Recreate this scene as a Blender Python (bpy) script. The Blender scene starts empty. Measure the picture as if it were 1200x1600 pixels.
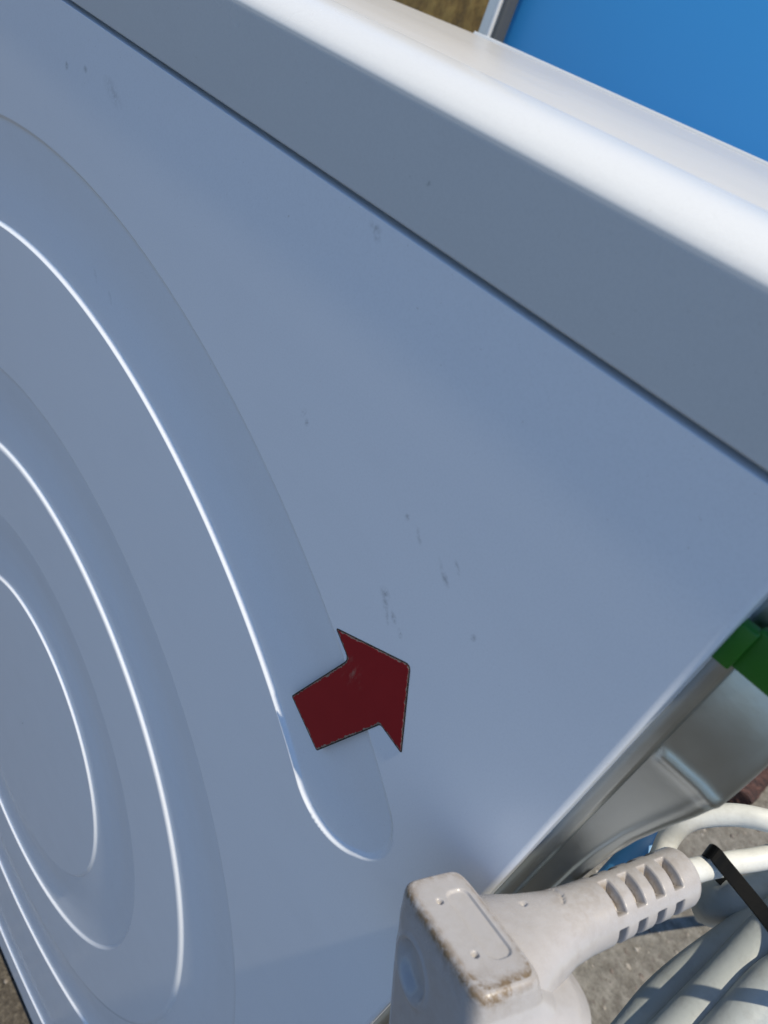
import bpy, bmesh, math, random
import numpy as np
from mathutils import Vector, Matrix
random.seed(7); np.random.seed(7)
R = math.radians
S = bpy.context.scene
COL = S.collection

# ------------------------------------------------------------------ camera
cam = bpy.data.cameras.new('camera'); camo = bpy.data.objects.new('camera', cam); COL.objects.link(camo)
cam.sensor_fit = 'AUTO'; cam.sensor_width = 36.0; cam.lens = 24.974
cam.clip_start = 0.005; cam.clip_end = 400
camo.matrix_world = Matrix(((0.6327, -0.6226, 0.4605, 0.0058),
                            (0.7006, 0.2066, -0.6830, -0.1235),
                            (0.3301, 0.7548, 0.5669, 0.8519),
                            (0, 0, 0, 1)))
cam.dof.use_dof = True; cam.dof.focus_distance = 0.24; cam.dof.aperture_fstop = 22
S.camera = camo

# ------------------------------------------------------------------ sky and sun
sun_dir = Vector((0.27, -0.022, 0.962)).normalized()
el = math.asin(sun_dir.z); az = math.atan2(sun_dir.x, sun_dir.y)
W = bpy.data.worlds.new('World'); S.world = W; W.use_nodes = True
wn = W.node_tree.nodes; wl = W.node_tree.links
sky = wn.new('ShaderNodeTexSky'); sky.sky_type = 'NISHITA'; sky.sun_disc = False
sky.sun_elevation = el; sky.sun_rotation = az; sky.air_density = 1.0; sky.dust_density = 0.0; sky.ozone_density = 6.0
wl.new(sky.outputs[0], wn['Background'].inputs[0]); wn['Background'].inputs[1].default_value = 0.15
sl = bpy.data.lights.new('sun', 'SUN'); sl.energy = 5.0; sl.angle = R(1.2); sl.color = (1.0, 0.885, 0.69)
so = bpy.data.objects.new('sun', sl); COL.objects.link(so); so.location = (2, 1, 3)
so.rotation_euler = sun_dir.to_track_quat('Z', 'Y').to_euler()
S.view_settings.view_transform = 'Standard'; S.view_settings.look = 'None'
S.view_settings.exposure = 0.06; S.view_settings.gamma = 1.0; S.view_settings.use_curve_mapping = False

# ------------------------------------------------------------------ node helpers
class NT:
    def __init__(s, name):
        s.m = bpy.data.materials.new(name); s.m.use_nodes = True
        s.t = s.m.node_tree; s.n = s.t.nodes; s.b = s.n['Principled BSDF']
    def new(s, t, **k):
        n = s.n.new(t)
        for a, v in k.items(): setattr(n, a, v)
        return n
    def link(s, a, b): s.t.links.new(a, b)
    def coord(s):
        if not hasattr(s, '_c'): s._c = s.new('ShaderNodeTexCoord')
        return s._c.outputs['Object']
    def noise(s, scale, detail=4, rough=.55, vec=None, stretch=None):
        n = s.new('ShaderNodeTexNoise'); n.inputs['Scale'].default_value = scale
        n.inputs['Detail'].default_value = detail; n.inputs['Roughness'].default_value = rough
        v = vec or s.coord()
        if stretch:
            mp = s.new('ShaderNodeMapping'); mp.inputs['Scale'].default_value = stretch
            s.link(v, mp.inputs[0]); v = mp.outputs[0]
        s.link(v, n.inputs['Vector']); return n.outputs['Fac']
    def ramp(s, fac, stops):
        r = s.new('ShaderNodeValToRGB'); e = r.color_ramp.elements
        while len(e) < len(stops): e.new(0.5)
        for i, (p, c) in enumerate(stops):
            e[i].position = p; e[i].color = (*c, 1) if len(c) == 3 else c
        s.link(fac, r.inputs[0]); return r.outputs[0]
    def math(s, op, a, b=None, clamp=False):
        n = s.new('ShaderNodeMath', operation=op); n.use_clamp = clamp
        for i, v in enumerate((a, b)):
            if v is None: continue
            if isinstance(v, (int, float)): n.inputs[i].default_value = v
            else: s.link(v, n.inputs[i])
        return n.outputs[0]
    def mix(s, f, a, b):
        n = s.new('ShaderNodeMix', data_type='RGBA')
        for sock, v in ((n.inputs[0], f), (n.inputs[6], a), (n.inputs[7], b)):
            if isinstance(v, (int, float)): sock.default_value = v
            elif isinstance(v, tuple): sock.default_value = (*v, 1)
            else: s.link(v, sock)
        return n.outputs[2]
    def color(s, c):
        if isinstance(c, tuple): s.b.inputs['Base Color'].default_value = (*c, 1)
        else: s.link(c, s.b.inputs['Base Color'])
    def rough(s, c):
        if isinstance(c, (int, float)): s.b.inputs['Roughness'].default_value = c
        else: s.link(c, s.b.inputs['Roughness'])
    def bump(s, h, strength=.3, dist=.001):
        n = s.new('ShaderNodeBump'); n.inputs['Strength'].default_value = strength
        n.inputs['Distance'].default_value = dist
        s.link(h, n.inputs['Height']); s.link(n.outputs[0], s.b.inputs['Normal']); return n
    def attr(s, name):
        return s.new('ShaderNodeAttribute', attribute_name=name).outputs['Fac']

# ------------------------------------------------------------------ materials
def enamel(name, scuffs=(), base=(.75, .79, .845), rough=.24):
    t = NT(name)
    n1 = t.noise(9, 3); col = t.mix(t.math('MULTIPLY', n1, .35), base, tuple(c * .95 for c in base))
    gr = t.noise(1600, 2, .8); col = t.mix(t.math('MULTIPLY', t.math('SUBTRACT', gr, .42), 1.6, True), col, tuple(c * .90 for c in base))
    sm = t.math('MULTIPLY', t.math('SUBTRACT', t.noise(22, 6, .65, stretch=(1, 1, 2.2)), .50), 3, True); col = t.mix(t.math('MULTIPLY', sm, .16), col, tuple(c * .80 for c in base))
    # fine airborne dust and a few dirt specks
    sp = t.noise(900, 2, .7); spm = t.math('GREATER_THAN', sp, .745)
    col = t.mix(t.math('MULTIPLY', spm, .35), col, (.3, .28, .25))
    tot = None
    for (x, z, lx, lz, a, st) in scuffs:
        mp = t.new('ShaderNodeMapping', vector_type='TEXTURE')
        mp.inputs['Location'].default_value = (x, 0, z); mp.inputs['Rotation'].default_value = (0, R(a), 0)
        mp.inputs['Scale'].default_value = (lx, 1, lz)
        t.link(t.coord(), mp.inputs[0])
        ln = t.new('ShaderNodeVectorMath', operation='LENGTH'); t.link(mp.outputs[0], ln.inputs[0])
        v = t.math('MULTIPLY', t.math('SUBTRACT', 1.0, ln.outputs['Value'], True), st)
        tot = v if tot is None else t.math('MAXIMUM', tot, v)
    if tot is not None:
        nn = t.noise(700, 5, .7); nn = t.math('MULTIPLY', t.math('SUBTRACT', nn, .40), 5, True)
        col = t.mix(t.math('MULTIPLY', t.math('MULTIPLY', tot, nn), .55, True), col, (.10, .11, .12))
    t.color(col); t.rough(t.math('ADD', t.math('MULTIPLY', t.noise(40, 3), .10), rough - .05))
    t.b.inputs['Specular IOR Level'].default_value = .5
    t.bump(t.noise(500, 2), .02, .0003)
    return t.m
SC = [(-.0668, .7297, .0026, .0020, 30, 1), (-.0655, .7275, .0045, .0013, 55, .8), (-.0613, .726, .0022, .0012, 40, .9),
      (-.0632, .7245, .0030, .0008, 55, .9), (-.0575, .7237, .0018, .0010, 50, .9), (-.0536, .7480, .0030, .0012, 35, .9),
      (-.0550, .7490, .0040, .0009, 45, .6), (-.0521, .753, .0024, .0008, 45, .9), (-.0651, .7517, .0028, .0009, 50, .7),
      (-.0704, .7535, .0011, .0011, 0, 1), (-.0397, .7411, .0010, .0014, 0, 1), (-.1127, .7529, .0013, .0013, 0, 1.2),
      (-.1150, .7545, .0011, .0020, 20, .7), (-.1115, .8078, .0028, .0016, 10, .8), (-.1100, .8062, .0016, .0014, 0, .6),
      (-.2751, .7925, .0016, .0016, 0, 1.3), (-.261, .7957, .0018, .0015, 0, 1), (-.2407, .7950, .0085, .0032, 20, .55),
      (-.2303, .7285, .0032, .0012, 45, .5), (-.2431, .7309, .0035, .0013, 45, .45)]
M_panel = enamel('enamel_side_panel', SC)
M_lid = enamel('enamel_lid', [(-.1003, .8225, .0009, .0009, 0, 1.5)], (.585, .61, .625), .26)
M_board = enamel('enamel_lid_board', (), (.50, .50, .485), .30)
M_white = enamel('enamel_white')

t = NT('galvanised_steel'); M_zinc = t.m
t.b.inputs['Metallic'].default_value = 1.0
v = t.new('ShaderNodeTexVoronoi'); v.inputs['Scale'].default_value = 240; t.link(t.coord(), v.inputs['Vector'])
t.color(t.mix(t.noise(60, 4), (.38, .42, .43), (.48, .525, .535)))
t.rough(t.math('ADD', t.math('MULTIPLY', t.noise(120, 4), .14), .26))
t.bump(t.noise(500, 3), .06, .0005)

t = NT('green_plastic'); M_green = t.m
t.color(t.mix(t.noise(150, 3), (.008, .115, .004), (.011, .15, .006))); t.rough(.45); t.bump(t.noise(600, 3), .1, .0004)

t = NT('red_print'); M_red = t.m
sc = t.noise(420, 5, .7, stretch=(1.6, 1, .5)); a = t.new('ShaderNodeMapping', vector_type='TEXTURE')
a.inputs['Location'].default_value = (-.0655, 0, .6985); a.inputs['Scale'].default_value = (.006, 1, .006); t.link(t.coord(), a.inputs[0])
ln = t.new('ShaderNodeVectorMath', operation='LENGTH'); t.link(a.outputs[0], ln.inputs[0])
msk = t.math('MULTIPLY', t.math('SUBTRACT', 1.0, ln.outputs['Value'], True), t.math('MULTIPLY', t.math('SUBTRACT', sc, .53), 7, True), True)
base = t.mix(t.noise(90, 4), (.235, .009, .014), (.28, .012, .017))
t.color(t.mix(msk, base, (.30, .14, .11))); t.rough(.5); t.b.inputs['Specular IOR Level'].default_value = .22; t.bump(t.noise(800, 3), .08, .0003)
t = NT('magnet_rubber'); M_mag = t.m
t.color(t.mix(t.noise(500, 4), (.012, .010, .009), (.035, .028, .024))); t.rough(.7); t.bump(t.noise(900, 3), .3, .0004)
t = NT('paper_core'); M_paper = t.m
t.color(t.mix(t.noise(900, 4), (.40, .31, .25), (.10, .06, .045))); t.rough(.8)

def plastic(name, a, b, rough, dirt=True):
    t = NT(name)
    c = t.mix(t.noise(130, 5, .6), a, b)
    g = t.math('MULTIPLY', t.math('SUBTRACT', t.noise(230, 6, .68), .47), 3.2, True)
    c = t.mix(t.math('MULTIPLY', g, .30), c, (.25, .225, .19))
    rr = rough
    if dirt:
        at = t.attr('dirt'); nz = t.math('MULTIPLY', t.math('SUBTRACT', t.noise(420, 6, .72), .36), 4.2, True)
        k = t.math('MULTIPLY', at, nz, True)
        c = t.mix(k, c, t.mix(t.noise(600, 3), (.10, .070, .04), (.24, .18, .115)))
        rr = t.math('ADD', t.math('MULTIPLY', k, .35), rough)
    t.color(c); t.rough(rr); t.bump(t.noise(700, 4), .08, .0006)
    return t.m
M_plug = plastic('plug_plastic', (.345, .338, .345), (.41, .40, .402), .25)
M_cord = plastic('cord_pvc', (.56, .58, .56), (.63, .64, .615), .33, False)
M_pin = NT('plated_brass'); M_pin.color((.7, .68, .62)); M_pin.rough(.25); M_pin.b.inputs['Metallic'].default_value = 1; M_pin = M_pin.m
t = NT('grey_hose'); M_hose = t.m
g = t.math('MULTIPLY', t.math('SUBTRACT', t.noise(110, 6, .7), .5), 4, True)
t.color(t.mix(t.math('MULTIPLY', g, .35), t.mix(t.noise(60, 4), (.31, .345, .35), (.39, .42, .42)), (.15, .135, .115)))
t.rough(t.math('ADD', t.math('MULTIPLY', t.noise(200, 4), .2), .36)); t.bump(t.noise(450, 5), .14, .0008)
t = NT('black_nylon'); M_tie = t.m; t.color((.003, .0034, .0036)); t.rough(.55); t.b.inputs['Specular IOR Level'].default_value = .08; t.bump(t.noise(700, 2), .1, .0003)
t = NT('tube_blue'); M_tube_blue = t.m; t.color(t.mix(t.noise(80, 3), (.045, .19, .42), (.06, .24, .50))); t.rough(.4)
t = NT('blue_painted_sheet'); M_blue = t.m
t.color(t.mix(t.noise(3, 3), (.045, .32, .68), (.05, .34, .72))); t.rough(.35); t.bump(t.noise(200, 2), .03, .001)
t = NT('brown_board'); M_brown = t.m
st = t.noise(38, 6, .68, stretch=(1, 1, .7)); ridge = t.math('MULTIPLY', t.math('SUBTRACT', t.noise(55, 5, .7, stretch=(1.5, 1, .3)), .60), 8, True)
t.color(t.mix(t.math('MULTIPLY', ridge, .5), t.ramp(st, [(.32, (.07, .036, .006)), (.5, (.24, .135, .025)), (.68, (.40, .25, .06))]), (.45, .34, .18)))
t.rough(.5); t.bump(st, .4, .004)
t = NT('anodised_frame'); M_frame = t.m; t.color((.62, .60, .60)); t.rough(.32); t.b.inputs['Metallic'].default_value = .6
t = NT('white_highlight'); M_highlight = t.m; t.color((.8, .79, .76)); t.rough(.35)  # white of the painted highlight on the frame
t = NT('dark_edge'); M_dark_edge = t.m; t.color((.10, .10, .095)); t.rough(.4)
t = NT('grey_seam_shade'); M_seam_shade = t.m; t.color((.33, .335, .315)); t.rough(.5)  # grey of the painted shading along the lid seam
t = NT('black_rubber_foot'); M_foot = t.m; t.color((.03, .03, .03)); t.rough(.7)

t = NT('concrete_ground'); M_ground = t.m
big = t.noise(7, 6, .6); mid = t.noise(60, 7, .68); fine = t.noise(420, 5, .7)
vo = t.new('ShaderNodeTexVoronoi', feature='F1'); vo.inputs['Scale'].default_value = 75; t.link(t.coord(), vo.inputs['Vector'])
agg = t.math('LESS_THAN', vo.outputs['Distance'], .23)
c = t.ramp(mid, [(.30, (.105, .095, .080)), (.5, (.205, .195, .170)), (.72, (.33, .315, .285))])
c = t.mix(t.math('MULTIPLY', t.math('MULTIPLY', agg, vo.outputs['Color']), .55, True), c, (.13, .10, .085))
c = t.mix(t.math('MULTIPLY', t.math('SUBTRACT', fine, .54), 4.5, True), c, (.07, .062, .052))
c = t.mix(t.math('MULTIPLY', t.math('SUBTRACT', big, .52), 2, True), c, (.20, .175, .145))
t.color(c); t.rough(.9)
t.bump(t.math('ADD', t.math('MULTIPLY', fine, .35), mid), 1.0, .010)
t = NT('low_bounce_ground'); M_low_bounce = t.m  # made-up dark ground, added to cut the light bounced onto the panel
m = t.noise(220, 6, .7)
t.color(t.ramp(m, [(.32, (.030, .026, .021)), (.52, (.075, .066, .054)), (.72, (.15, .135, .11))])); t.rough(.92); t.bump(m, .8, .005)
t = NT('grit_stone'); M_grit = t.m
t.color(t.ramp(t.noise(40, 2), [(.35, (.10, .08, .07)), (.55, (.24, .22, .19)), (.7, (.42, .40, .37))])); t.rough(.85)
t = NT('rusty_brick'); M_brick = t.m
m = t.noise(70, 7, .7)
t.color(t.ramp(m, [(.36, (.020, .012, .010)), (.5, (.060, .026, .020)), (.62, (.12, .058, .042)), (.75, (.22, .14, .10))]))
t.rough(.9); t.bump(m, 1.0, .010)

# ------------------------------------------------------------------ mesh helpers
def link(name, me, mat, parent=None, smooth=True):
    o = bpy.data.objects.new(name, me); COL.objects.link(o)
    if mat: me.materials.append(mat)
    if smooth is not None: me.polygons.foreach_set('use_smooth', [bool(smooth)] * len(me.polygons))
    if parent: o.parent = parent
    return o
def from_np(name, V, F, mat, parent=None, smooth=True):
    me = bpy.data.meshes.new(name); me.from_pydata([tuple(v) for v in V], [], F); me.update()
    return link(name, me, mat, parent, smooth)
def empty(name, loc=(0, 0, 0), rot=None):
    o = bpy.data.objects.new(name, None); COL.objects.link(o); o.location = loc; o.empty_display_size = .05
    return o
def tag(o, label=None, cat=None, group=None, kind=None):
    for k, v in (('label', label), ('category', cat), ('group', group), ('kind', kind)):
        if v: o[k] = v
    return o
def grid_faces(nu, nv, wrap_v=False, flip=False):
    F = []
    for i in range(nu - 1):
        for j in range(nv if wrap_v else nv - 1):
            a = i * nv + j; b = i * nv + (j + 1) % nv; c = (i + 1) * nv + (j + 1) % nv; d = (i + 1) * nv + j
            F.append((a, d, c, b) if flip else (a, b, c, d))
    return F
def box(name, lo, hi, mat, parent=None, bevel=.0008, seg=2):
    bm = bmesh.new(); bmesh.ops.create_cube(bm, size=1)
    for v in bm.verts:
        v.co = Vector([lo[k] + (v.co[k] + .5) * (hi[k] - lo[k]) for k in range(3)])
    if bevel: bmesh.ops.bevel(bm, geom=bm.edges[:], offset=bevel, segments=seg, affect='EDGES', profile=.5)
    me = bpy.data.meshes.new(name); bm.to_mesh(me); bm.free()
    return link(name, me, mat, parent, True if bevel else False)
def sstep(a, b, x):
    x = np.asarray(x, float)
    t_ = np.clip((x - a) / (b - a), 0, 1); return t_ * t_ * (3 - 2 * t_)
def catmull(pts, n):
    P_ = [np.array(p, float) for p in pts]; P_ = [2 * P_[0] - P_[1]] + P_ + [2 * P_[-1] - P_[-2]]; out = []
    for i in range(1, len(P_) - 2):
        for k in range(n):
            s = k / n; a, b, c, d = P_[i - 1:i + 3]
            out.append(.5 * ((2 * b) + (c - a) * s + (2 * a - 5 * b + 4 * c - d) * s * s + (3 * b - a - 3 * c + d) * s ** 3))
    out.append(P_[-2]); return np.array(out)
def tube(name, path, r, mat, parent=None, seg=28, n=14, cap=True, ripple=None):
    P_ = catmull(path, n); T = np.gradient(P_, axis=0); T /= np.linalg.norm(T, axis=1)[:, None]
    up = np.array([.3, .2, .9]); nrm = up - T[0] * (up @ T[0]); nrm /= np.linalg.norm(nrm); V = []
    for i in range(len(P_)):
        nrm = nrm - T[i] * (nrm @ T[i]); nrm /= np.linalg.norm(nrm); b = np.cross(T[i], nrm)
        rr = r * (1 + (ripple(i / len(P_)) if ripple else 0))
        for j in range(seg):
            a = 2 * math.pi * j / seg; V.append(P_[i] + rr * (math.cos(a) * nrm + math.sin(a) * b))
    F = grid_faces(len(P_), seg, True)
    if cap: F += [tuple(range(seg)), tuple(range(len(V) - 1, len(V) - seg - 1, -1))]
    return from_np(name, V, F, mat, parent)

# ------------------------------------------------------------------ ground
me = bpy.data.meshes.new('ground'); me.from_pydata([(-60, -60, -.004), (60, -60, -.004), (60, 60, -.004), (-60, 60, -.004)], [], [(0, 1, 2, 3)])
ground = tag(link('ground', me, M_low_bounce, None, False), kind='structure')
me = bpy.data.meshes.new('pavement'); me.from_pydata([(-1.4, .02, 0), (1.2, .02, 0), (1.2, 3.2, 0), (-1.4, 3.2, 0)], [], [(0, 1, 2, 3)])
tag(link('pavement', me, M_ground, None, False), kind='structure')
V = []; F = []
for k in range(1500):       # loose grit on the concrete behind the machine and by its base
    if k < 1150: x, y = random.uniform(.03, .42), random.uniform(.30, 1.5)
    else: x, y = random.uniform(-.45, .0), random.uniform(-.25, -.004)
    r = random.choice((.0012, .0016, .0022, .003, .0042)) * random.uniform(.7, 1.25); h = random.uniform(.35, .8) * r
    b0 = len(V); n = 6; ph = random.random() * 6
    for (rr, zz) in ((1, -.2), (.92, .5), (.5, 1.0)):
        for j in range(n):
            q = ph + 2 * math.pi * j / n; w = random.uniform(.75, 1.2)
            V.append((x + r * rr * w * math.cos(q), y + r * rr * w * math.sin(q) * .8, zz * h * random.uniform(.85, 1.15)))
    for i in range(2):
        for j in range(n): F.append((b0 + i * n + j, b0 + i * n + (j + 1) % n, b0 + (i + 1) * n + (j + 1) % n, b0 + (i + 1) * n + j))
    F.append(tuple(b0 + 2 * n + j for j in range(n)))
tag(from_np('grit', V, F, M_grit, None, False), 'loose grit and small stones scattered over the concrete', 'grit', kind='stuff')

# ------------------------------------------------------------------ washing machine
WM = empty('washing_machine', (-.272, .28, 0))
tag(WM, 'white washing machine whose side panel with pressed circular grooves fills the picture', 'washing machine')
def inWM(o):
    o.parent = WM; o.matrix_parent_inverse = Matrix.Translation((.272, -.28, 0)); return o

# --- side panel: pressed rings, folded at the rear edge
CX, CZ = -.2721, .4054
def groove(X, Z):
    dx = X - CX; dz = Z - CZ; r = np.hypot(dx, dz); th = np.arctan2(dz, dx); w = .0011
    d = np.zeros_like(X)
    def edge(s):                       # s: signed distance, negative inside a groove
        return .72 * (1 - sstep(-w, w, s)) + .42 * (1 - sstep(-.020, .0005, s))
    for a, b in ((.1030, .1486), (.1956, .2406)):
        d = np.maximum(d, edge(np.maximum(a - r, r - b)))
    rm = .5 * (.3122 + .3561); hw = .5 * (.3561 - .3122); rc = .0200
    for mid in (math.pi / 2, -math.pi / 2):
        da = np.abs((th - mid + math.pi) % (2 * math.pi) - math.pi)
        s = (da - (math.pi / 2 - R(45.0))) * r       # beyond the arc's end: positive
        qx = s + rc; qy = np.abs(r - rm) - hw + rc
        sd = np.hypot(np.maximum(qx, 0), np.maximum(qy, 0)) + np.minimum(np.maximum(qx, qy), 0) - rc
        d = np.maximum(d, edge(sd))
    return d
def panel_y(X, Z):
    y = .0021 * groove(X, Z)
    y = y + .0004 * sstep(.770, .8095, Z) + .0090 * sstep(.8101, .8112, Z)   # turned in under the lid
    y = y + .00006 * np.sin(X * 23 + 1.0) * np.sin(Z * 17 + .5)  # sheet is never quite flat
    return y
def nonuni(a, b, s0, s1, pw=1.0):
    out = [a]; L = abs(b - a); sg = 1 if b > a else -1; x = 0
    while x < L:
        x += s0 + (s1 - s0) * (x / L) ** pw; out.append(a + sg * min(x, L))
    return np.array(out)
rf = .0017
X0, X1, Z0, Z1 = -.544, -rf, .0165, .8080
e = 1e-5
def panel_n(X, Z):
    gx = (panel_y(X + e, Z) - panel_y(X - e, Z)) / (2 * e); gz = (panel_y(X, Z + e) - panel_y(X, Z - e)) / (2 * e)
    N = np.stack([gx, -np.ones_like(gx), gz], -1); return N / np.linalg.norm(N, axis=-1, keepdims=True)
rad = [0.0006]                                              # rings: fine at every pressed edge, coarse between
while rad[-1] < .362:
    r = rad[-1]; d = min(abs(r - q) for q in (.1030, .1486, .1956, .2406, .3122, .3561))
    rad.append(r + (.0003 if d < .0021 else .0011 if r > .305 else .0022))
rad = np.array(rad)
th = [math.radians(a) for a in np.arange(-180, 180, .25)]
for m_ in (45, 135, -45, -135): th += [math.radians(a) for a in np.arange(m_ - 4.5, m_ + 4.5, .055)]
th += [math.atan2(z - CZ, x - CX) for x in (X0, X1) for z in (Z0, Z1)]
th = np.array(sorted(set(np.round(th, 7))))
ct, st_ = np.cos(th), np.sin(th)
rx = np.where(ct > 1e-9, (X1 - CX) / np.maximum(ct, 1e-9), np.where(ct < -1e-9, (X0 - CX) / np.minimum(ct, -1e-9), 9))
rz = np.where(st_ > 1e-9, (Z1 - CZ) / np.maximum(st_, 1e-9), np.where(st_ < -1e-9, (Z0 - CZ) / np.minimum(st_, -1e-9), 9))
rmx = np.minimum(rx, rz)
rr_ = np.minimum(rad[:, None], rmx[None])                     # rings cut off by the sheet's outline
ext = np.linspace(0, 1, 46)[1:, None]; last = rr_[-1:]
rr_ = np.concatenate([rr_, last + (rmx[None] - last) * ext])
X = CX + rr_ * ct[None]; Z = CZ + rr_ * st_[None]; Y = panel_y(X, Z)
Va = np.stack([X, Y, Z], -1).reshape(-1, 3); Na = panel_n(X, Z).reshape(-1, 3)
nr_, nt_ = rr_.shape; idx = np.arange(nr_ * nt_).reshape(nr_, nt_); nx_ = np.roll(idx, -1, axis=1)
Fa = np.stack([idx[:-1], nx_[:-1], nx_[1:], idx[1:]], -1).reshape(-1, 4)
dr = rr_[1:] - rr_[:-1]; keep = (np.maximum(dr, np.roll(dr, -1, axis=1)) > 1e-7).reshape(-1); Fa = Fa[keep]
def gridquads(V, off):
    a, b = V.shape[:2]; ii = np.arange(a * b).reshape(a, b) + off
    return np.stack([ii[:-1, :-1], ii[1:, :-1], ii[1:, 1:], ii[:-1, 1:]], -1).reshape(-1, 4)
VV = [Va]; NN = [Na]; FF = [Fa]; off = len(Va)
# top strip turned in under the lid
xs = nonuni(-rf, X0, .002, .004); zt = np.linspace(.8080, .8125, 40)
Xt, Zt = np.meshgrid(xs, zt, indexing='ij'); Vt = np.stack([Xt, panel_y(Xt, Zt), Zt], -1)
VV.append(Vt.reshape(-1, 3)); NN.append(panel_n(Xt, Zt).reshape(-1, 3)); FF.append(gridquads(Vt, off)); off += Xt.size
# rear fold and return flange
zs = np.concatenate([zt[::-1], nonuni(.8078, Z0, .0015, .004)]); rows = []; nrm_ = []
y0 = panel_y(np.full_like(zs, -rf), zs)
for k in range(0, 13):
    ph = math.pi / 2 * k / 12
    rows.append(np.stack([np.full_like(zs, -rf + rf * math.sin(ph)), y0 + rf * (1 - math.cos(ph)), zs], -1))
    nrm_.append(np.tile([math.sin(ph), -math.cos(ph), 0], (len(zs), 1)))
rows.append(np.stack([np.zeros_like(zs), np.full_like(zs, .016), zs], -1)); nrm_.append(nrm_[-1])
Vf = np.stack(rows); VV.append(Vf.reshape(-1, 3)); NN.append(np.stack(nrm_).reshape(-1, 3)); FF.append(gridquads(Vf, off))
V = np.concatenate(VV); Nn = np.concatenate(NN); Fq = np.concatenate(FF)
fn = np.cross(V[Fq[:, 2]] - V[Fq[:, 0]], V[Fq[:, 3]] - V[Fq[:, 1]])
flipm = (fn * Nn[Fq[:, 0]]).sum(1) < 0; Fq[flipm] = Fq[flipm][:, ::-1]
me = bpy.data.meshes.new('side_panel')
me.vertices.add(len(V)); me.vertices.foreach_set('co', V.reshape(-1).astype(np.float32))
nf = len(Fq); me.loops.add(nf * 4); me.loops.foreach_set('vertex_index', Fq.reshape(-1).astype(np.int32))
me.polygons.add(nf); me.polygons.foreach_set('loop_start', np.arange(0, nf * 4, 4, dtype=np.int32))
me.update(calc_edges=True)
sp_ = link('side_panel', me, M_panel)
me.normals_split_custom_set_from_vertices(Nn.tolist())
inWM(sp_); sp_['label'] = 'white enamelled side panel with three pressed ring grooves'

# --- other sheets of the cabinet
inWM(box('side_panel', (-.544, .545, .0165), (0, .549, .8118), M_white, None, .001))
inWM(box('front_panel', (-.5485, .002, .0165), (-.5445, .547, .8118), M_white, None, .001))
inWM(box('base_frame', (-.540, .006, .018), (-.004, .544, .040), M_zinc, None, .001))
for fx in (-.50, -.045):
    for fy in (.05, .50):
        inWM(tube('foot', [(fx, fy, .0), (fx, fy, .010), (fx, fy, .020)], .02, M_foot, None, 20, 4))

# --- lid: rounded rim, inset board
prof = [(.020, .8119), (.0006, .8119), (.0002, .8123), (.00015, .8128), (-.0003, .8200), (-.0012, .8340)]
prof += [tuple(p) for p in catmull([(-.00125, .8350), (-.0011, .8361), (-.0001, .8376), (.0021, .8394), (.0058, .8413), (.0106, .8426), (.0165, .8432), (.0220, .8432)], 6)]
prof += [(.0245, .8430), (.0258, .8424), (.0265, .8412), (.0268, .8398), (.0276, .8396)]
near = prof
def extrude(name, pr, x0, x1, mat, nx=2):
    V = [(x, y, z) for x in np.linspace(x0, x1, nx) for (y, z) in pr]; n = len(pr)
    F = grid_faces(nx, n, True) + [tuple(range(n - 1, -1, -1)), tuple(range((nx - 1) * n, nx * n))]
    o = from_np(name, V, F, mat)
    bm = bmesh.new(); bm.from_mesh(o.data); bmesh.ops.recalc_face_normals(bm, faces=bm.faces[:]); bm.to_mesh(o.data); bm.free()
    o.data.polygons.foreach_set('use_smooth', [True] * len(o.data.polygons))
    o.data.set_sharp_from_angle(angle=R(38))
    return o
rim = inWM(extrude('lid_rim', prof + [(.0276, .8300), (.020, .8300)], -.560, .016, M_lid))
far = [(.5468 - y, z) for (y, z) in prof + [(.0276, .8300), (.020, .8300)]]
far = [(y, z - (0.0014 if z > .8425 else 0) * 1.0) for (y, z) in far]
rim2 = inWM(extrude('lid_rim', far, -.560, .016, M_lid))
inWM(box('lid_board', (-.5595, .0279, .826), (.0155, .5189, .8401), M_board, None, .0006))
inWM(box('lid_seam_shade', (-.5590, .0280, .8385), (.0150, .0430, .84035), M_seam_shade, None, .0002))  # added grey strip, painting the shading behind the rim
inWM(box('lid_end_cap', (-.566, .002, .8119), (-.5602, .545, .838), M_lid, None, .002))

# --- rear: galvanised edge strip, cover side wall with a pocket, back sheet
zz = nonuni(.806, .03, .0012, .006)
strip = [(-.004, .0150), (.0005, .0150), (.0030, .0145), (.0040, .0150), (.0044, .0168)]
V = [(x, y, z) for (x, y) in strip for z in zz]
o = from_np('rear_edge_strip', V, grid_faces(len(strip), len(zz), flip=True), M_zinc); inWM(o)
us = np.linspace(0, 1, 30); zs2 = nonuni(.806, .03, .0008, .005)
xo = np.interp(zs2, [.03, .66, .695, .705, .716, .727, .7345, .7415, .746, .81], [.0100, .0100, .0104, .0110, .0125, .0150, .0170, .0184, .0187, .0187])
def wall(U, Z):
    X = .003 + U * .0157
    y = .0165 + (X - .003) * .06
    q = np.maximum(Z - .7435, 0)
    y = y + 6.0 * q * q - .0011 * np.exp(-((Z - .7420) / .0019) ** 2) * sstep(0, .25, U)
    y = y - .0006 * np.exp(-((U - .97) / .10) ** 2)
    return y
UU, ZZ = np.meshgrid(us, zs2, indexing='ij'); YY = wall(UU, ZZ); XX = .003 + UU * (xo[None] - .003)
Vw = np.stack([XX, YY, ZZ], -1); rows = [Vw]
ye = wall(np.ones_like(zs2), zs2)
for k in range(1, 9):
    ph = math.pi / 2 * k / 8
    rows.append(np.stack([xo + .0022 * math.sin(ph), ye + .0022 * (1 - math.cos(ph)), zs2], -1)[None])
for yb in (.06, .12, .2, .3, .4, .5, .528):
    rows.append(np.stack([xo + .0022, np.full_like(zs2, yb), zs2], -1)[None])
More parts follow.
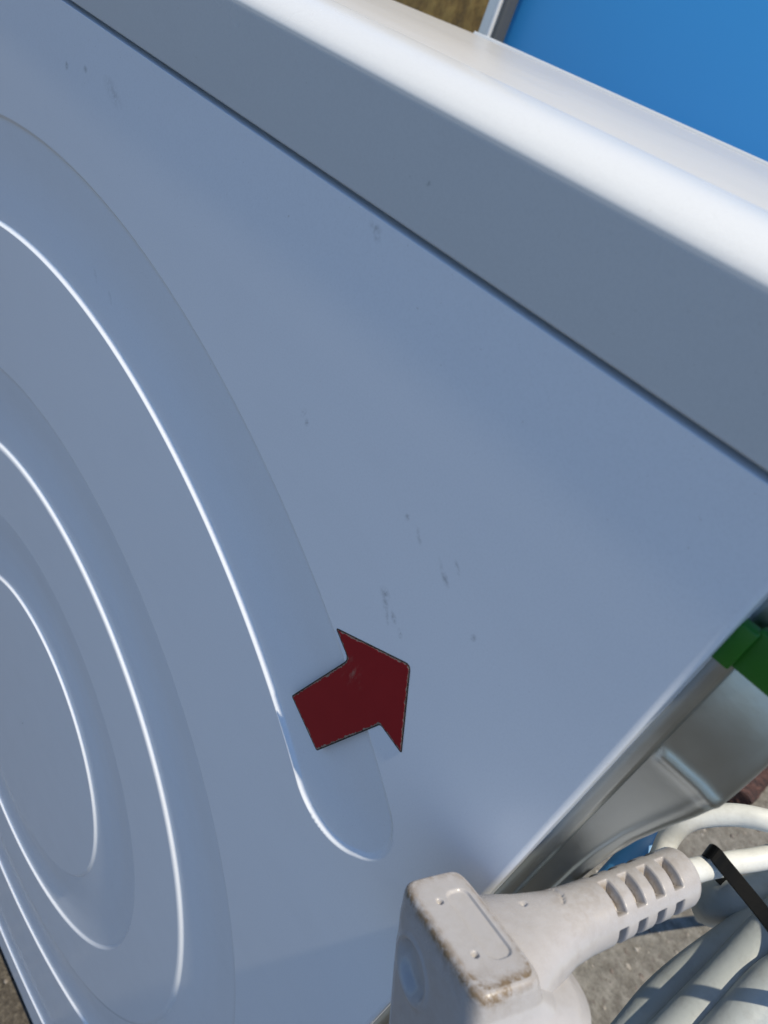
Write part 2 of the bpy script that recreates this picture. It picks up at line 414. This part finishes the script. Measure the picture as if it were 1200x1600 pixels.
rows.append(np.stack([np.full_like(zs2, .001), np.full_like(zs2, .54), zs2], -1)[None])
Vw = np.concatenate(rows); 
o = from_np('rear_cover', Vw.reshape(-1, 3), grid_faces(Vw.shape[0], Vw.shape[1]), M_zinc); inWM(o)
o['label'] = 'galvanised steel rear cover with a shallow pressed pocket'
inWM(box('rear_cover_flange', (-.002, .016, .8065), (.0195, .540, .8105), M_zinc, None, .0008))
# screw in the edge strip
def screw(x, y, z):
    prof_ = [(.0, -.0016), (.0009, -.0016), (.0016, -.0011), (.0019, -.0003), (.0019, .0004)]
    V = [(x + r * math.cos(a), y + d, z + r * math.sin(a)) for (r, d) in prof_ for a in np.linspace(0, 2 * math.pi, 16, endpoint=False)]
    return inWM(from_np('screw', V, grid_faces(len(prof_), 16, True, True), M_zinc))
screw(.0052, .0168, .7762); screw(.0052, .0168, .55); screw(.0052, .0168, .30)
# green clip: tab on the edge, arm across the cover
gc = inWM(box('green_clip', (-.0011, .0085, .7738), (.0036, .0118, .7838), M_green, None, .0005))
arm = box('clip_arm', (.0030, .0100, .7742), (.0240, .0128, .7842), M_green, None, .0005)
arm.parent = gc; arm.matrix_parent_inverse = gc.matrix_parent_inverse.copy()
arm.matrix_parent_inverse = Matrix()

# ------------------------------------------------------------------ arrow magnet
AR = [(-.0767, .7059), (-.0504, .7189), (-.0398, .6921), (-.0496, .6932), (-.0644, .6597), (-.0817, .6674), (-.0682, .7010)]
def round_poly(P_, r):
    out = []; n = len(P_)
    for i in range(n):
        p = np.array(P_[i]); a = np.array(P_[i - 1]); b = np.array(P_[(i + 1) % n])
        da = (a - p) / np.linalg.norm(a - p); db = (b - p) / np.linalg.norm(b - p); rr = r[i] if isinstance(r, list) else r
        p0 = p + da * rr; p1 = p + db * rr
        for s in np.linspace(0, 1, 6): out.append((1 - s) ** 2 * p0 + 2 * s * (1 - s) * p + s * s * p1)
    return out
def densify(P_, d):
    out = []
    for i in range(len(P_)):
        a = np.array(P_[i]); b = np.array(P_[(i + 1) % len(P_)]); n = max(1, int(np.linalg.norm(b - a) / d))
        for k in range(n): out.append(a + (b - a) * k / n)
    return out
def inset(P_, d, jit=0):
    n = len(P_); out = []; ph = [random.uniform(-1, 1) for _ in range(n)]
    for i in range(n):
        a = P_[i - 1]; b = P_[(i + 1) % n]; tt = (b - a) / (np.linalg.norm(b - a) + 1e-12); nn = np.array([-tt[1], tt[0]])
        out.append(P_[i] + nn * (-1) * (d + jit * abs(ph[i]) ** 3))
    return out
out_ = densify(round_poly(AR, [.0012, .0020, .0012, .0010, .0010, .0010, .0022]), .0006)
ctr = np.mean(out_, axis=0)
area = sum(out_[i][0] * out_[(i + 1) % len(out_)][1] - out_[(i + 1) % len(out_)][0] * out_[i][1] for i in range(len(out_)))
sgn = 1 if area < 0 else -1
def slab(name, P_, y0, y1, mat, parent):
    bm = bmesh.new(); a = [bm.verts.new((p[0], y0, p[1])) for p in P_]; b = [bm.verts.new((p[0], y1, p[1])) for p in P_]
    n = len(P_); bm.faces.new(a); bm.faces.new(b[::-1])
    for i in range(n): bm.faces.new((a[i], b[i], b[(i + 1) % n], a[(i + 1) % n]))
    bmesh.ops.recalc_face_normals(bm, faces=bm.faces[:])
    bmesh.ops.triangulate(bm, faces=[f for f in bm.faces if len(f.verts) > 4])
    me = bpy.data.meshes.new(name); bm.to_mesh(me); bm.free()
    return link(name, me, mat, parent, False)
mg = empty('arrow_magnet', (0, 0, 0))
tag(mg, 'dark red arrow magnet with worn edges stuck on the white side panel', 'magnet')
slab('magnet_backing', out_, -.00002, -.00016, M_mag, mg)
slab('paper_core', inset(out_, sgn * .00035, sgn * .0003), -.00017, -.00020, M_paper, mg)
slab('printed_face', inset(out_, sgn * .00052, sgn * .0006), -.00021, -.00025, M_red, mg)

# ------------------------------------------------------------------ power cord with plug
PC = empty('power_cord', (.002, -.0200, .6970))
tag(PC, 'light grey mains plug on its cord, hanging at the rear corner of the machine', 'plug')
PM = Matrix(((.803, .378, -.460, .0021), (-.357, .924, .1365, -.0200), (.477, .055, .877, .6970), (0, 0, 0, 1)))
def plug_part(name, V, F, mat, dirt=None, parent=PC):
    V = [PM @ Vector((a[0] * .001, a[1] * .001, a[2] * .001)) - PC.location for a in V]
    o = from_np(name, V, F, mat, parent)
    if dirt is not None:
        at = o.data.attributes.new('dirt', 'FLOAT', 'POINT'); at.data.foreach_set('value', np.array(dirt, dtype=np.float32))
    return o
def headsec(a, b, p, n):
    th = np.linspace(0, 2 * np.pi, n, endpoint=False); c, s = np.cos(th), np.sin(th)
    pv = np.where(s < 0, max(p, 7.0), p); k = (np.abs(c) ** pv + np.abs(s) ** pv) ** (-1 / pv); return a * k * c, b * k * s
def supersec(a, b, p, n):
    th = np.linspace(0, 2 * np.pi, n, endpoint=False); c, s = np.cos(th), np.sin(th)
    k = (np.abs(c) ** p + np.abs(s) ** p) ** (-1 / p); return a * k * c, b * k * s
NS = 240
lev = [(-50, 20.5, 18.5, 2.0, 9.5), (-34, 21.0, 19.0, 2.0, 9.8), (-24, 21.8, 19.5, 2.1, 10.3), (-16, 21.8, 18.5, 2.4, 9.3), (-12.5, 20.8, 16.2, 2.8, 7.1),
       (-9.5, 19.3, 12.2, 4.0, 3.1), (-6, 18.3, 9.4, 7.0, .45), (-2.2, 17.9, 8.5, 8.0, 0), (-1.0, 17.6, 8.2, 8.0, 0), (-.35, 17.2, 7.8, 7.5, 0), (0, 16.6, 7.2, 7.0, 0)]
lev = np.array(lev); zz_ = np.concatenate([np.linspace(-50, -28.5, 12), np.linspace(-28, -2.4, 80), np.linspace(-2.2, 0, 9)])
V = []; D = []
for z in zz_:
    a, b, p, cy = [np.interp(z, lev[:, 0], lev[:, k]) for k in range(1, 5)]
    x, y = headsec(a, b, p, NS); y = y + cy; x = x + 1.6 * float(sstep(-7, -15, z)) if z < -7 else x
    # finger dimple on the face away from the cable
    dd = np.hypot((x + 7.2) / 6.8, (z + 15.6) / 6.8); dim = np.where(y < 0, 2.6 * (1 - sstep(.66, 1.0, dd)) - .4 * np.exp(-((dd - 1.08) / .10) ** 2), 0)
    y = y + dim
    for i in range(NS):
        V.append((x[i], y[i], z)); w = math.exp(-((z + 1.0) / 1.1) ** 2) + .25 * math.exp(-((z + 2.5) / 3) ** 2)
        w *= (1.0 if y[i] < 0 else .35) * (1 if x[i] < 16.5 else 1.3) ; D.append(min(w, 1.2))
x0, y0 = supersec(16.6, 7.2, 7.0, NS)
NR = 60
for k in range(1, NR + 1):
    s = 1 - k / (NR + .5)
    for i in range(NS):
        px, py = x0[i] * s, y0[i] * s
        qx = abs(px + .3) - 10.5 + 2.2; qy = abs(py - 2.6) - 2.9 + 2.2
        sd = math.hypot(max(qx, 0), max(qy, 0)) + min(max(qx, qy), 0) - 2.2
        h = -.65 * (1 - float(sstep(-.25, .25, sd)))
        for hx, hy in ((-8.6, -2.6), (7.6, -2.9)):
            d_ = math.hypot(px - hx, py - hy); h -= 1.6 * (1 - float(sstep(.55, .95, d_)))
        V.append((px, py, h))
        D.append(.60 * math.exp(-((s - 1) / .10) ** 2) + .75 * float(sstep(6, 16, px)) * s ** 3)
F = grid_faces(len(zz_) + NR, NS, True)
F += [tuple(range(NS - 1, -1, -1)), tuple(len(V) - NS + i for i in range(NS))]
plug_part('plug_head', V, F, M_plug, D)
# neck and ribbed strain relief, one loft along the cable
ky = np.array([[2, 17.0, 11.0, -13.0, 2.6], [8, 16.6, 10.8, -12.6, 2.6], [13, 14.6, 9.6, -11.2, 2.4], [19, 11.6, 8.4, -9.6, 2.2], [26, 9.2, 7.7, -8.4, 2.1],
               [32, 8.3, 7.5, -7.6, 2.1], [42, 8.0, 7.4, -6.6, 2.1], [65.2, 7.5, 7.1, -3.6, 2.1], [66.2, 7.1, 6.7, -3.5, 2.1], [66.8, 6.3, 5.9, -3.4, 2.1], [66.9, 3.0, 3.0, -3.4, 2.0]])
ys = np.concatenate([np.linspace(2, 31, 70), np.linspace(31.2, 65, 170), np.linspace(65.2, 66.9, 8)])
V = []; D = []; th = np.linspace(0, 2 * np.pi, NS, endpoint=False)
for y in ys:
    a, b, zc, p = [np.interp(y, ky[:, 0], ky[:, k]) for k in range(1, 5)]
    xx, zq = supersec(a, b, p, NS); rad = np.hypot(xx, zq); dep = np.zeros(NS)
    for c0 in (R(66), R(-24), R(156), R(246)):            # four rows of slots round the grip
        da = np.abs((th - c0 + np.pi) % (2 * np.pi) - np.pi)
        for yc in (40.0, 46.2, 52.4, 58.6):
            dep = np.maximum(dep, 3.2 * (1 - sstep(R(30), R(33.5), da)) * (1 - sstep(1.15, 1.5, abs(y - yc))))
    da = np.abs((th - R(112) + np.pi) % (2 * np.pi) - np.pi)  # crescent mark
    yc = 28.0 - 1.6 * (da / R(28)) ** 2
    dep = np.maximum(dep, .55 * (1 - sstep(R(25), R(29), da)) * (1 - sstep(.28, .5, np.abs(y - yc))))
    dep = np.maximum(dep, 1.0 * (1 - sstep(.45, .8, np.hypot(y - 17.5, (th - R(104)) * 11))))
    k = (rad - dep) / rad
    for i in range(NS):
        V.append((xx[i] * k[i], y, zc + zq[i] * k[i])); D.append(.28 * max(0, math.sin(th[i])) * (1 if y > 24 else .4) + (.75 if th[i] > R(135) and th[i] < R(200) and y > 22 else 0) + .5 * (dep[i] > 1.5))
F = grid_faces(len(ys), NS, True, True)
F += [tuple(range(NS)), tuple(len(V) - 1 - i for i in range(NS))]
plug_part('strain_relief', V, F, M_plug, D)
for sx in (-9.5, 9.5):
    V = []; 
    for z, r in ((-48, 2.4), (-66, 2.4), (-68, 1.9), (-69, .8)):
        for i in range(20): V.append((sx + r * math.cos(i * math.pi / 10), 9 + r * math.sin(i * math.pi / 10), z))
    F = grid_faces(4, 20, True) + [tuple(60 + i for i in range(20))]
    plug_part('pin', V, F, M_pin)
ge = PM @ Vector((0, .060, -.0042)); gd = (PM.to_3x3() @ Vector((0, 1, .1))).normalized()
ge2 = ge + gd * .010
loc = lambda L: [tuple(Vector(p) - PC.location) for p in L]
tube('cord', loc([tuple(ge), tuple(ge2), (.0365, .0605, .6957), (.0425, .0705, .6985), (.0483, .0821, .7034), (.0570, .1020, .7150), (.0660, .1300, .7350),
      (.0710, .1450, .7430), (.0690, .1340, .7410), (.0600, .1010, .7230), (.0520, .0830, .7115), (.0439, .0765, .7092), (.0364, .0712, .7084), (.0300, .0680, .7046), (.0250, .0640, .7000), (.0222, .0605, .6955),
      (.0222, .0580, .6892), (.0245, .0545, .6830), (.0266, .0524, .6729), (.0255, .0500, .6605), (.0240, .0463, .6453), (.0240, .0435, .6243), (.0260, .0445, .5958), (.0290, .0600, .5300), (.0310, .1000, .4300), (.0280, .1600, .3300), (.0180, .2200, .3000), (.0080, .2400, .3000)]),
     .00315, M_cord, PC, 28, 16)

# ------------------------------------------------------------------ drain hose bundle
DH = empty('drain_hose', (.06, .08, .55))
tag(DH, 'smooth grey drain hose coiled in a bundle behind the plug', 'hose')
lh = lambda L: [tuple(Vector(p) - DH.location) for p in L]
tube('hose_coil', lh([(.3000, .8800, .0070), (.2200, .8000, .0090), (.1700, .6850, .0720), (.1380, .5270, .2260), (.0953, .3186, .4299), (.0738, .2138, .5326), (.0591, .1434, .6008), (.0515, .1084, .6355), (.0507, .0985, .6500), (.0556, .1014, .6590), (.0623, .1183, .6651), (.0697, .1375, .6735),
      (.0820, .1600, .6950), (.0920, .1580, .7220), (.0859, .1362, .7312), (.0785, .1170, .7240), (.0718, .1001, .7167), (.0675, .0930, .7060), (.0690, .0850, .6880), (.0702, .0765, .6720), (.0688, .0682, .6647), (.0685, .0530, .6537), (.0682, .0373, .6421), (.0671, .0192, .6330), (.0650, -.0080, .6120),  # first loop is out of view, routed to shade the strand below
      (.0620, -.0260, .5800), (.0590, -.0260, .5600), (.0570, -.0130, .5700), (.0585, .0060, .6120), (.0602, .0236, .6290), (.0606, .0420, .6363), (.0612, .0550, .6444), (.0620, .0700, .6548), (.0624, .0847, .6651), (.0645, .1049, .6810), (.0780, .1400, .7200), (.0980, .1720, .7450), (.1080, .1820, .7250), (.0900, .1580, .6990),
      (.0690, .1240, .6810), (.0627, .0997, .6618), (.0598, .0874, .6529), (.0567, .0727, .6411), (.0555, .0619, .6326), (.0558, .0500, .6251), (.0560, .0342, .6170), (.0560, .0163, .6050), (.0550, .0000, .5750), (.0520, .0100, .5200), (.0500, .0500, .4500)]), .0070, M_hose, DH, 36, 14)

# ------------------------------------------------------------------ cable tie
CT = empty('cable_tie', (.04, .06, .70))
tag(CT, 'black nylon cable tie strapped round the cord and hose bundle', 'cable tie')
path = [(.0322, .0621, .6906), (.0304, .0536, .6995), (.0312, .0511, .7029), (.0345, .0513, .7022), (.0391, .0519, .7010), (.0507, .0525, .6985), (.0625, .0560, .6920), (.0705, .0610, .6830), (.0785, .0710, .6740), (.0790, .0840, .6640), (.0700, .0980, .6520), (.0590, .1080, .6480), (.0450, .0970, .6580), (.0375, .0798, .6741), (.0332, .0659, .6873)]
Pp = catmull(path, 8); Tt = np.gradient(Pp, axis=0); Tt /= np.linalg.norm(Tt, axis=1)[:, None]
cen = Pp.mean(0); V = []
ax = np.array([-.10, .75, .62]); ax /= np.linalg.norm(ax)
for i in range(len(Pp)):
    wv = ax - Tt[i] * (ax @ Tt[i]); wv /= np.linalg.norm(wv); nv_ = np.cross(Tt[i], wv)
    for (a, b) in ((-.0019, -.0007), (.0019, -.0007), (.0019, .0007), (-.0019, .0007)):
        V.append(Pp[i] + wv * a + nv_ * b - np.array(CT.location))
F = grid_faces(len(Pp), 4, True) + [(3, 2, 1, 0), tuple(len(V) - 4 + i for i in range(4))]
from_np('strap', V, F, M_tie, CT, False)

# ------------------------------------------------------------------ blue tube beside the plug
BH = empty('blue_stub', (.018, .045, .60))
tag(BH, 'blue tube end showing between the steel cover and the plug', 'hose')
lb = lambda L: [tuple(Vector(p) - BH.location) for p in L]
tube('blue_tube', lb([(.0330, .1200, .4000), (.0300, .0700, .5200), (.0260, .0450, .5900), (.0246, .0411, .6204), (.0234, .0452, .6422), (.0221, .0498, .6558), (.0215, .0556, .6653), (.0213, .0625, .6719), (.0205, .0690, .6745), (.0170, .0760, .6750), (.0140, .0900, .6740)]), .0058, M_tube_blue, BH, 28, 12)  # blue tube filling the gap by the plug

# ------------------------------------------------------------------ things beyond the lid
BC = empty('blue_cabinet', (-.742, .776, 0)); BC.rotation_euler = (0, 0, R(11))
tag(BC, 'bright blue painted sheet metal cabinet standing beyond the machine lid', 'cabinet')
box('cabinet_side', (0, 0, .02), (.560, .400, 1.30), M_blue, BC, .006, 3)
box('plinth', (.01, .01, 0), (.55, .39, .02), M_foot, BC, .002)
GP = empty('framed_board', (-.85, .76, 0))
tag(GP, 'brown board in a silver metal frame beside the blue cabinet', 'board')
box('board', (-.40, -.004, .03), (.095, .006, 1.25), M_brown, GP, .001)
box('frame_rail', (.0955, -.012, 0), (.1120, .012, 1.28), M_frame, GP, .002, 3)
box('rail_highlight', (.1124, -.015, 0), (.1172, .012, 1.28), M_highlight, GP, .0018, 3)  # added white strip, the rail's highlight as plain colour
box('rail_edge', (.1176, -.010, 0), (.1260, .011, 1.28), M_dark_edge, GP, .003, 3)  # plain dark strip at the rail's outer edge

# ------------------------------------------------------------------ dark brick on the ground behind
def brick(loc, dims, rz, seed):
    rnd = np.random.RandomState(seed); bm = bmesh.new(); bmesh.ops.create_cube(bm, size=1)
    bmesh.ops.subdivide_edges(bm, edges=bm.edges[:], cuts=9, use_grid_fill=True)
    for v in bm.verts:
        v.co = Vector((v.co.x * dims[0], v.co.y * dims[1], (v.co.z + .5) * dims[2])) + Vector(rnd.normal(0, .0016, 3))
        if v.co.z < .002: v.co.z = 0
    me = bpy.data.meshes.new('brick'); bm.to_mesh(me); bm.free()
    o = link('brick', me, M_brick, None, False); o.location = loc; o.rotation_euler = (0, 0, rz); return o
tag(brick((.088, 1.16, 0), (.13, .34, .040), R(-2), 3), 'dark red weathered brick lying on the concrete behind the steel cover', 'brick')
